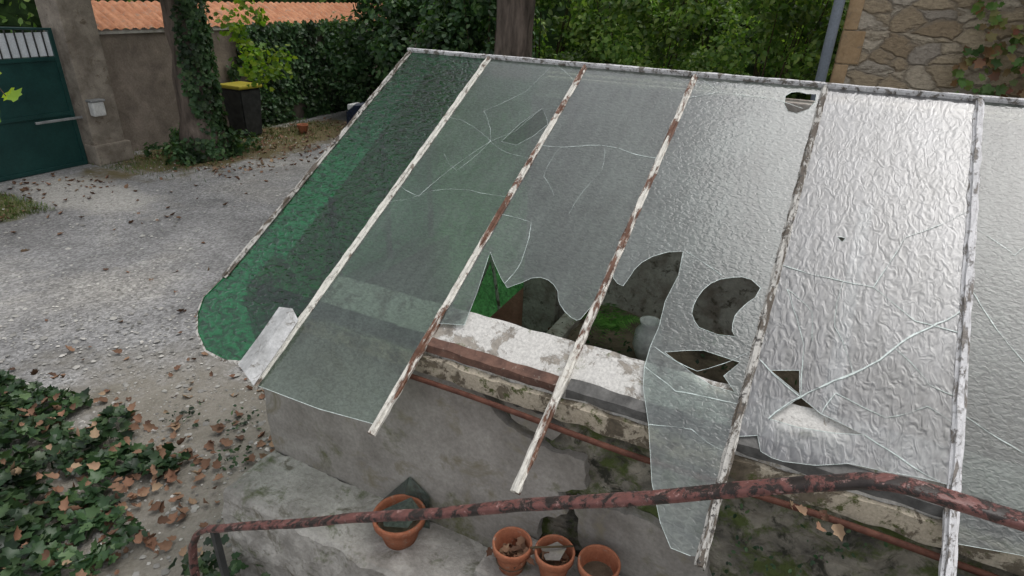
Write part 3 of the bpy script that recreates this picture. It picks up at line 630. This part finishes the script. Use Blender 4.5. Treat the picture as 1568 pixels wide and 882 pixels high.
def bin_(c,lid):
    e=empty('wheelie_bin',c)
    bm=bmesh.new(); bmesh.ops.create_cube(bm,size=1)
    for v_ in bm.verts:
        s=.8 if v_.co.z<0 else 1
        v_.co=Vector((v_.co.x*.58*s,v_.co.y*.55*s,.5+v_.co.z*.96))
    bmesh.ops.bevel(bm,geom=bm.edges[:],offset=.03,segments=2,affect='EDGES')
    me=bpy.data.meshes.new('body'); bm.to_mesh(me); bm.free(); o=mkobj('body',me,m_dark,e)
    parts=[o,box('lid',(-.32,-.30,.985),(.32,.30,1.06),lid,e,.03)]
    for s in (-1,1):
        v,f=tube([(-.2,s*.24-.03,.1),(-.2,s*.24+.03,.1)],.1,16); pyobj('wheel',v,f,m_dark,e)
    v,f=tube([(-.33,-.22,1.0),(-.38,-.22,1.02),(-.38,.22,1.02),(-.33,.22,1.0)],.015,8); pyobj('handle',v,f,m_dark,e)
m_yl=simple('yellow_plastic',(.36,.30,.03),(.44,.38,.06),4,.5,.05,.002)
bin_((-10.85,9.05,GZ),m_yl)
pot(.12,.2,(-10.1,9.9,GZ),.8)
# ------------------------------------------------------------------ trees
def tree(name,base,r,h,crown_c,crown_r,nl,lean=(0,0)):
    e=empty(name)
    pts=[(base[0]+lean[0]*t,base[1]+lean[1]*t,base[2]+h*t) for t in np.linspace(0,1,14)]
    rad=[r*(1.35 if i==0 else 1.12 if i==1 else 1-.35*i/13) for i in range(14)]
    parts=[tube(pts,rad,20,jit=.25)]
    for k in range(7):
        a=k*2.4; s=Vector(pts[8+k%5]); c_=Vector(crown_c)
        d=c_+Vector((math.cos(a)*crown_r[0]*.75,math.sin(a)*crown_r[1]*.75,crown_r[2]*random.uniform(-.2,.6)))-s
        pp=[s+d*t+Vector((0,0,.5*math.sin(t*3))) for t in np.linspace(0,1,7)]
        parts.append(tube(pp,[r*.42*(1-.85*t) for t in np.linspace(0,1,7)],9,jit=.2))
    V,F=join_vf(parts); pyobj('trunk',V,F,m_bark,e,smooth=True)
    P,Nn=blob(crown_c,crown_r,nl,80,(.4,.9))
    cloud('crown',P,Nn,rng.uniform(.13,.22,len(P)),m_leafcrown,LEAF,e)
    return e
T1=tree('tree_with_ivy',(-10.05,7.4,GZ),.33,4.6,(-8.4,6.2,4.8),(3.8,3.0,2.0),4800,(-.1,.1))
T2=tree('plane_tree',(-4.75,9.4,GZ),.36,5.2,(-4.6,9.6,4.3),(3.5,2.6,2.0),5200)
n=5200; zz=rng.uniform(GZ,.4,n); aa=rng.uniform(0,2*math.pi,n)
keep=[(noise.noise(Vector((math.cos(a)*.8,math.sin(a)*.8,z*.9)))*.7+.8*math.cos(a-.55)+(1.0 if z<-2.5 else 0))>.36 for a,z in zip(aa,zz)]
rr=.31+rng.uniform(0,.12,n)+np.where(zz<-2.4,.12,0)
P=np.stack([-10.08+np.cos(aa)*rr,7.43+np.sin(aa)*rr,zz],1)[keep]; Nn=np.stack([np.cos(aa),np.sin(aa),np.full(n,.3)],1)[keep]
cloud('trunk_ivy',P,Nn,rng.uniform(.05,.10,len(P)),m_leafdark,LOBE,T1,spread=.4)
P1,N1=blob((-9.6,8.5,-1.0),(.45,.5,.9),500,16,(.12,.3)); P2,N2=blob((-9.6,6.8,.05),(1.6,1.0,.20),1100,22,(.12,.3))
cloud('drooping_sprays',np.concatenate([P1,P2]),np.concatenate([N1,N2]),rng.uniform(.06,.12,len(P1)+len(P2)),m_yel,LOBE,T1,spread=.5)
P,Nn=blob((-10.4,7.4,GZ+.15),(.9,1.1,.25),1300,20,(.12,.3),GZ); cloud('tree_foot_weeds',P,Nn,rng.uniform(.05,.10,len(P)),m_leafdark,LOBE)
e=empty('overhanging_branch')
v,f=tube([(-5.2,1.2,.9),(-4.7,1.55,.3),(-4.25,1.75,-.25),(-4.05,1.82,-.6)],[.015,.01,.006,.003],6); pyobj('twig',v,f,m_stem,e)
P=[(-4.0,1.82,-.62),(-4.12,1.80,-.52),(-4.18,1.9,-.60),(-4.02,1.75,-.70),(-3.72,2.2,-.02),(-3.6,2.26,.0),(-3.8,2.1,.03),(-3.95,2.2,.0)]
cloud('leaves',P,np.tile([.3,-.5,.9],(len(P),1)),rng.uniform(.08,.13,len(P)),m_yel,LOBE,e,spread=.5)
# ------------------------------------------------------------------ shrubs
def shrub(name,c,rad,n,clumps,mat,size=(.05,.09),cr=(.25,.5)):
    e=empty(name)
    P,Nn=blob(c,rad,n,clumps,cr,GZ)
    cloud('foliage',P,Nn,rng.uniform(*size,len(P)),mat,LEAF,e)
    parts=[]
    for k in range(10):
        a=random.uniform(0,6.28); d=Vector((math.cos(a)*rad[0]*.6,math.sin(a)*rad[1]*.6,(c[2]-GZ)+rad[2]*.6))
        parts.append(tube([Vector((c[0],c[1],GZ))+d*t+Vector((0,0,-.2*math.sin(3*t))) for t in np.linspace(0,1,5)],[.03,.025,.02,.012,.005],6))
    V,F=join_vf(parts); pyobj('stems',V,F,m_stem,e)
shrub('laurel_shrub',(-8.6,12.4,-1.1),(1.9,1.3,1.9),12000,100,m_leafdark,(.10,.17))
shrub('laurel_shrub',(-6.3,11.2,-1.0),(1.2,1.0,1.5),8000,70,m_leafdark,(.09,.15))
shrub('laurel_shrub',(-10.3,12.4,-1.8),(.8,1.0,1.2),3500,40,m_leafdark,(.08,.14))
shrub('hedge_bush',(-3.2,11.6,-.8),(1.7,1.0,1.6),9000,90,m_leafbright,(.08,.13),(.18,.38))
shrub('hedge_bush',(-1.1,10.8,-.8),(1.3,1.0,1.5),7000,80,m_leafbright,(.07,.12),(.18,.38))
shrub('hedge_bush',(-6.2,13.6,-.3),(1.8,1.0,1.8),7000,80,m_leafbright,(.09,.14),(.18,.4))
shrub('hedge_bush',(-2.0,14.0,0),(3.0,1.2,2.2),8000,90,m_leafbright,(.10,.16),(.25,.5))
V=[];F=[]
for i in range(61):
    for j in range(25):
        a=math.radians(60+i*1.9); R_=20; x=-5+R_*math.cos(a)*1.3; y=-1+R_*math.sin(a)*1.0; z=GZ-.2+j*.4
        q=Vector((x*.5,y*.5,z*.5)); dd=1+.10*noise.fractal(q,1,2,4)
        V.append((-5+(x+5)*dd,y*dd,z))
for i in range(60):
    for j in range(24): F.append((i*25+j,i*25+j+1,(i+1)*25+j+1,(i+1)*25+j))
tm=empty('distant_trees'); pyobj('mass',V,F,simple('dark_foliage_mass',(.012,.03,.008),(.045,.09,.022),2,.95,0,.1,fine=9),tm)
Va=np.array(V); idx=rng.integers(0,len(Va),12000); P=Va[idx]+rng.normal(0,.35,(12000,3))-np.array([0,.4,0])
cloud('leaves',P,np.tile([0,-1,.6],(len(P),1)),rng.uniform(.18,.32,len(P)),m_leafbright,LEAF,tm)
# ------------------------------------------------------------------ stone house
m,nt,out=newmat('ochre_rubble_stone'); v=coords(nt,(1,1,1.7)); vd=N(nt,'TexVoronoi'); vd.feature='F1'; vd.inputs['Scale'].default_value=4.6
wn=N(nt,'TexNoise'); wn.inputs['Scale'].default_value=6; wn.inputs['Detail'].default_value=4; nt.links.new(v,wn.inputs['Vector'])
vw=mix(nt,.14,v,wn.outputs['Color']); nt.links.new(vw,vd.inputs['Vector'])
ve=N(nt,'TexVoronoi'); ve.feature='DISTANCE_TO_EDGE'; ve.inputs['Scale'].default_value=4.6; nt.links.new(vw,ve.inputs['Vector'])
bw=N(nt,'RGBToBW'); nt.links.new(vd.outputs['Color'],bw.inputs[0])
sc=ramp(nt,bw.outputs[0],[(.15,(.34,.26,.17)),(.45,(.48,.39,.27)),(.7,(.55,.48,.38)),(.9,(.38,.33,.27))])
fn=noi(nt,v,22,5,.72); sc=mix(nt,.8,sc,ramp(nt,fn,[(.3,.5),(.7,1.25)]),'MULTIPLY')
em=ramp(nt,ve.outputs['Distance'],[(.0,0.0),(.10,1.0)]); c=mix(nt,mth(nt,'ADD',mth(nt,'MULTIPLY',em,.7),mth(nt,'MULTIPLY',fn,.6),True),(.24,.20,.15),sc)
pbsdf(nt,out,c,.95,bump(nt,mth(nt,'ADD',em,mth(nt,'MULTIPLY',fn,1.0)),.8,.04),.2); m_stone=m
m_quoin=simple('ochre_quoin',(.32,.21,.11),(.48,.34,.20),4,.9,.6,.015,fine=25,dark=(.24,.18,.12))
H=empty('stone_house')
box('front_wall',(-.02,7.0,-2.9),(9,7.5,4.5),m_stone,H,.01)
box('side_wall',(-.02,7.5,-2.9),(.45,12,4.5),m_stone,H,.01)
zq=-2.9;i=0
while zq<4.3:
    w=.09 if i%2 else .17; box('quoin',(-.035,6.985,zq+.006),(w,7.2,zq+.294),m_quoin,H,.012,jit=.004); zq+=.30;i+=1
pyobj('house_roof',[(-.5,6.5,4.4),(9.3,6.5,4.4),(9.3,9.6,6.2),(-.5,9.6,6.2),(-.5,12.5,4.4),(9.3,12.5,4.4)],[(0,1,2,3),(3,2,5,4)],m_tile,H)
m_glasspane=simple('window_dark',(.02,.025,.03),(.04,.045,.05),3,.1,0,.001,spec=.6)
for xw in (3.4,6.2):
    box('window',(xw,6.97,-.2),(xw+1,7.02,1.3),m_glasspane,H,0); box('window_frame',(xw-.08,6.95,-.28),(xw+1.08,6.99,-.2),m_whiteplank,H,0); box('window_head',(xw-.08,6.95,1.3),(xw+1.08,6.99,1.38),m_whiteplank,H,0)
    for q in (-.08,.47,1.0): box('window_stile',(xw+q,6.95,-.198),(xw+q+.07,6.985,1.298),m_whiteplank,H,0)
v,f=tube([(-.12,6.93,-2.9),(-.12,6.93,0),(-.12,6.93,4.3)],.048,16); pyobj('drainpipe',v,f,simple('grey_zinc_pipe',(.17,.20,.23),(.24,.27,.31),3,.5,.1,.002),H,smooth=True)
n=2600; xx=rng.uniform(.6,3.2,n); zz=rng.uniform(-1.2,2.0,n)
keep=[noise.noise(Vector((x*2.2,z*1.6,0)))+.35*(x-1)>.02 for x,z in zip(xx,zz)]
P=np.stack([xx,6.93-rng.uniform(0,.09,n),zz],1)[keep]; cloud('wall_vine',P,np.tile([0,-1,.3],(len(P),1)),rng.uniform(.05,.10,len(P)),m_vine,LOBE,spread=.45)
# ------------------------------------------------------------------ parked car (mostly hidden)
CA=empty('parked_car')
def car():
    prof=[(0,.30),(.02,.62),(.25,.78),(1.05,.92),(1.75,1.38),(2.9,1.43),(3.75,1.05),(4.05,.95),(4.1,.35),(3.6,.22),(.4,.22)]
    ys=[(-.85,.93),(-.80,1.0),(.80,1.0),(.85,.93)]
    V=[];F=[];n=len(prof)
    for y,s in ys:
        for x,z in prof:
            yy=y*(.80 if z>1.2 else 1); V.append((x,yy,.22+(z-.22)*s))
    for k in range(3):
        for i in range(n): F.append((k*n+i,k*n+(i+1)%n,(k+1)*n+(i+1)%n,(k+1)*n+i))
    F.append(tuple(range(n))[::-1]); F.append(tuple(3*n+i for i in range(n)))
    return V,F
m_car=simple('navy_car_paint',(.012,.018,.04),(.016,.024,.05),2,.25,0,.001,fine=5,spec=.7)
cM=Matrix.Translation((-8.85,10.75,GZ))
V,F=car(); o=pyobj('body',V,F,m_car,CA); o.matrix_world=cM
for s in (-1,1):
    o=pyobj('side_window',[(1.25,s*.855,.98),(3.6,s*.855,1.02),(2.85,s*.70,1.36),(1.8,s*.70,1.32)],[(0,1,2,3)],m_glasspane,CA); o.matrix_world=cM
    for x in (.75,3.3):
        v,f=tube([(x,s*.74,.32),(x,s*.87,.32)],.32,24); o=pyobj('wheel',v,f,m_dark,CA); o.matrix_world=cM
        v,f=tube([(x,s*.86,.32),(x,s*.88,.32)],.19,16); o=pyobj('hub',v,f,m_steel,CA); o.matrix_world=cM
    o=box('headlight',(-.01,s*.62-.16,.62),(.12,s*.62+.16,.74),m_whiteplank,CA,.02,cM)
o=pyobj('windscreen',[(1.08,-.74,.95),(1.08,.74,.95),(1.72,.64,1.37),(1.72,-.64,1.37)],[(0,1,2,3)],m_glasspane,CA); o.matrix_world=cM@Matrix.Translation((-.01,0,.015))
o=box('number_plate',(-.03,-.26,.42),(.0,.26,.53),m_whiteplank,CA,.003,cM)
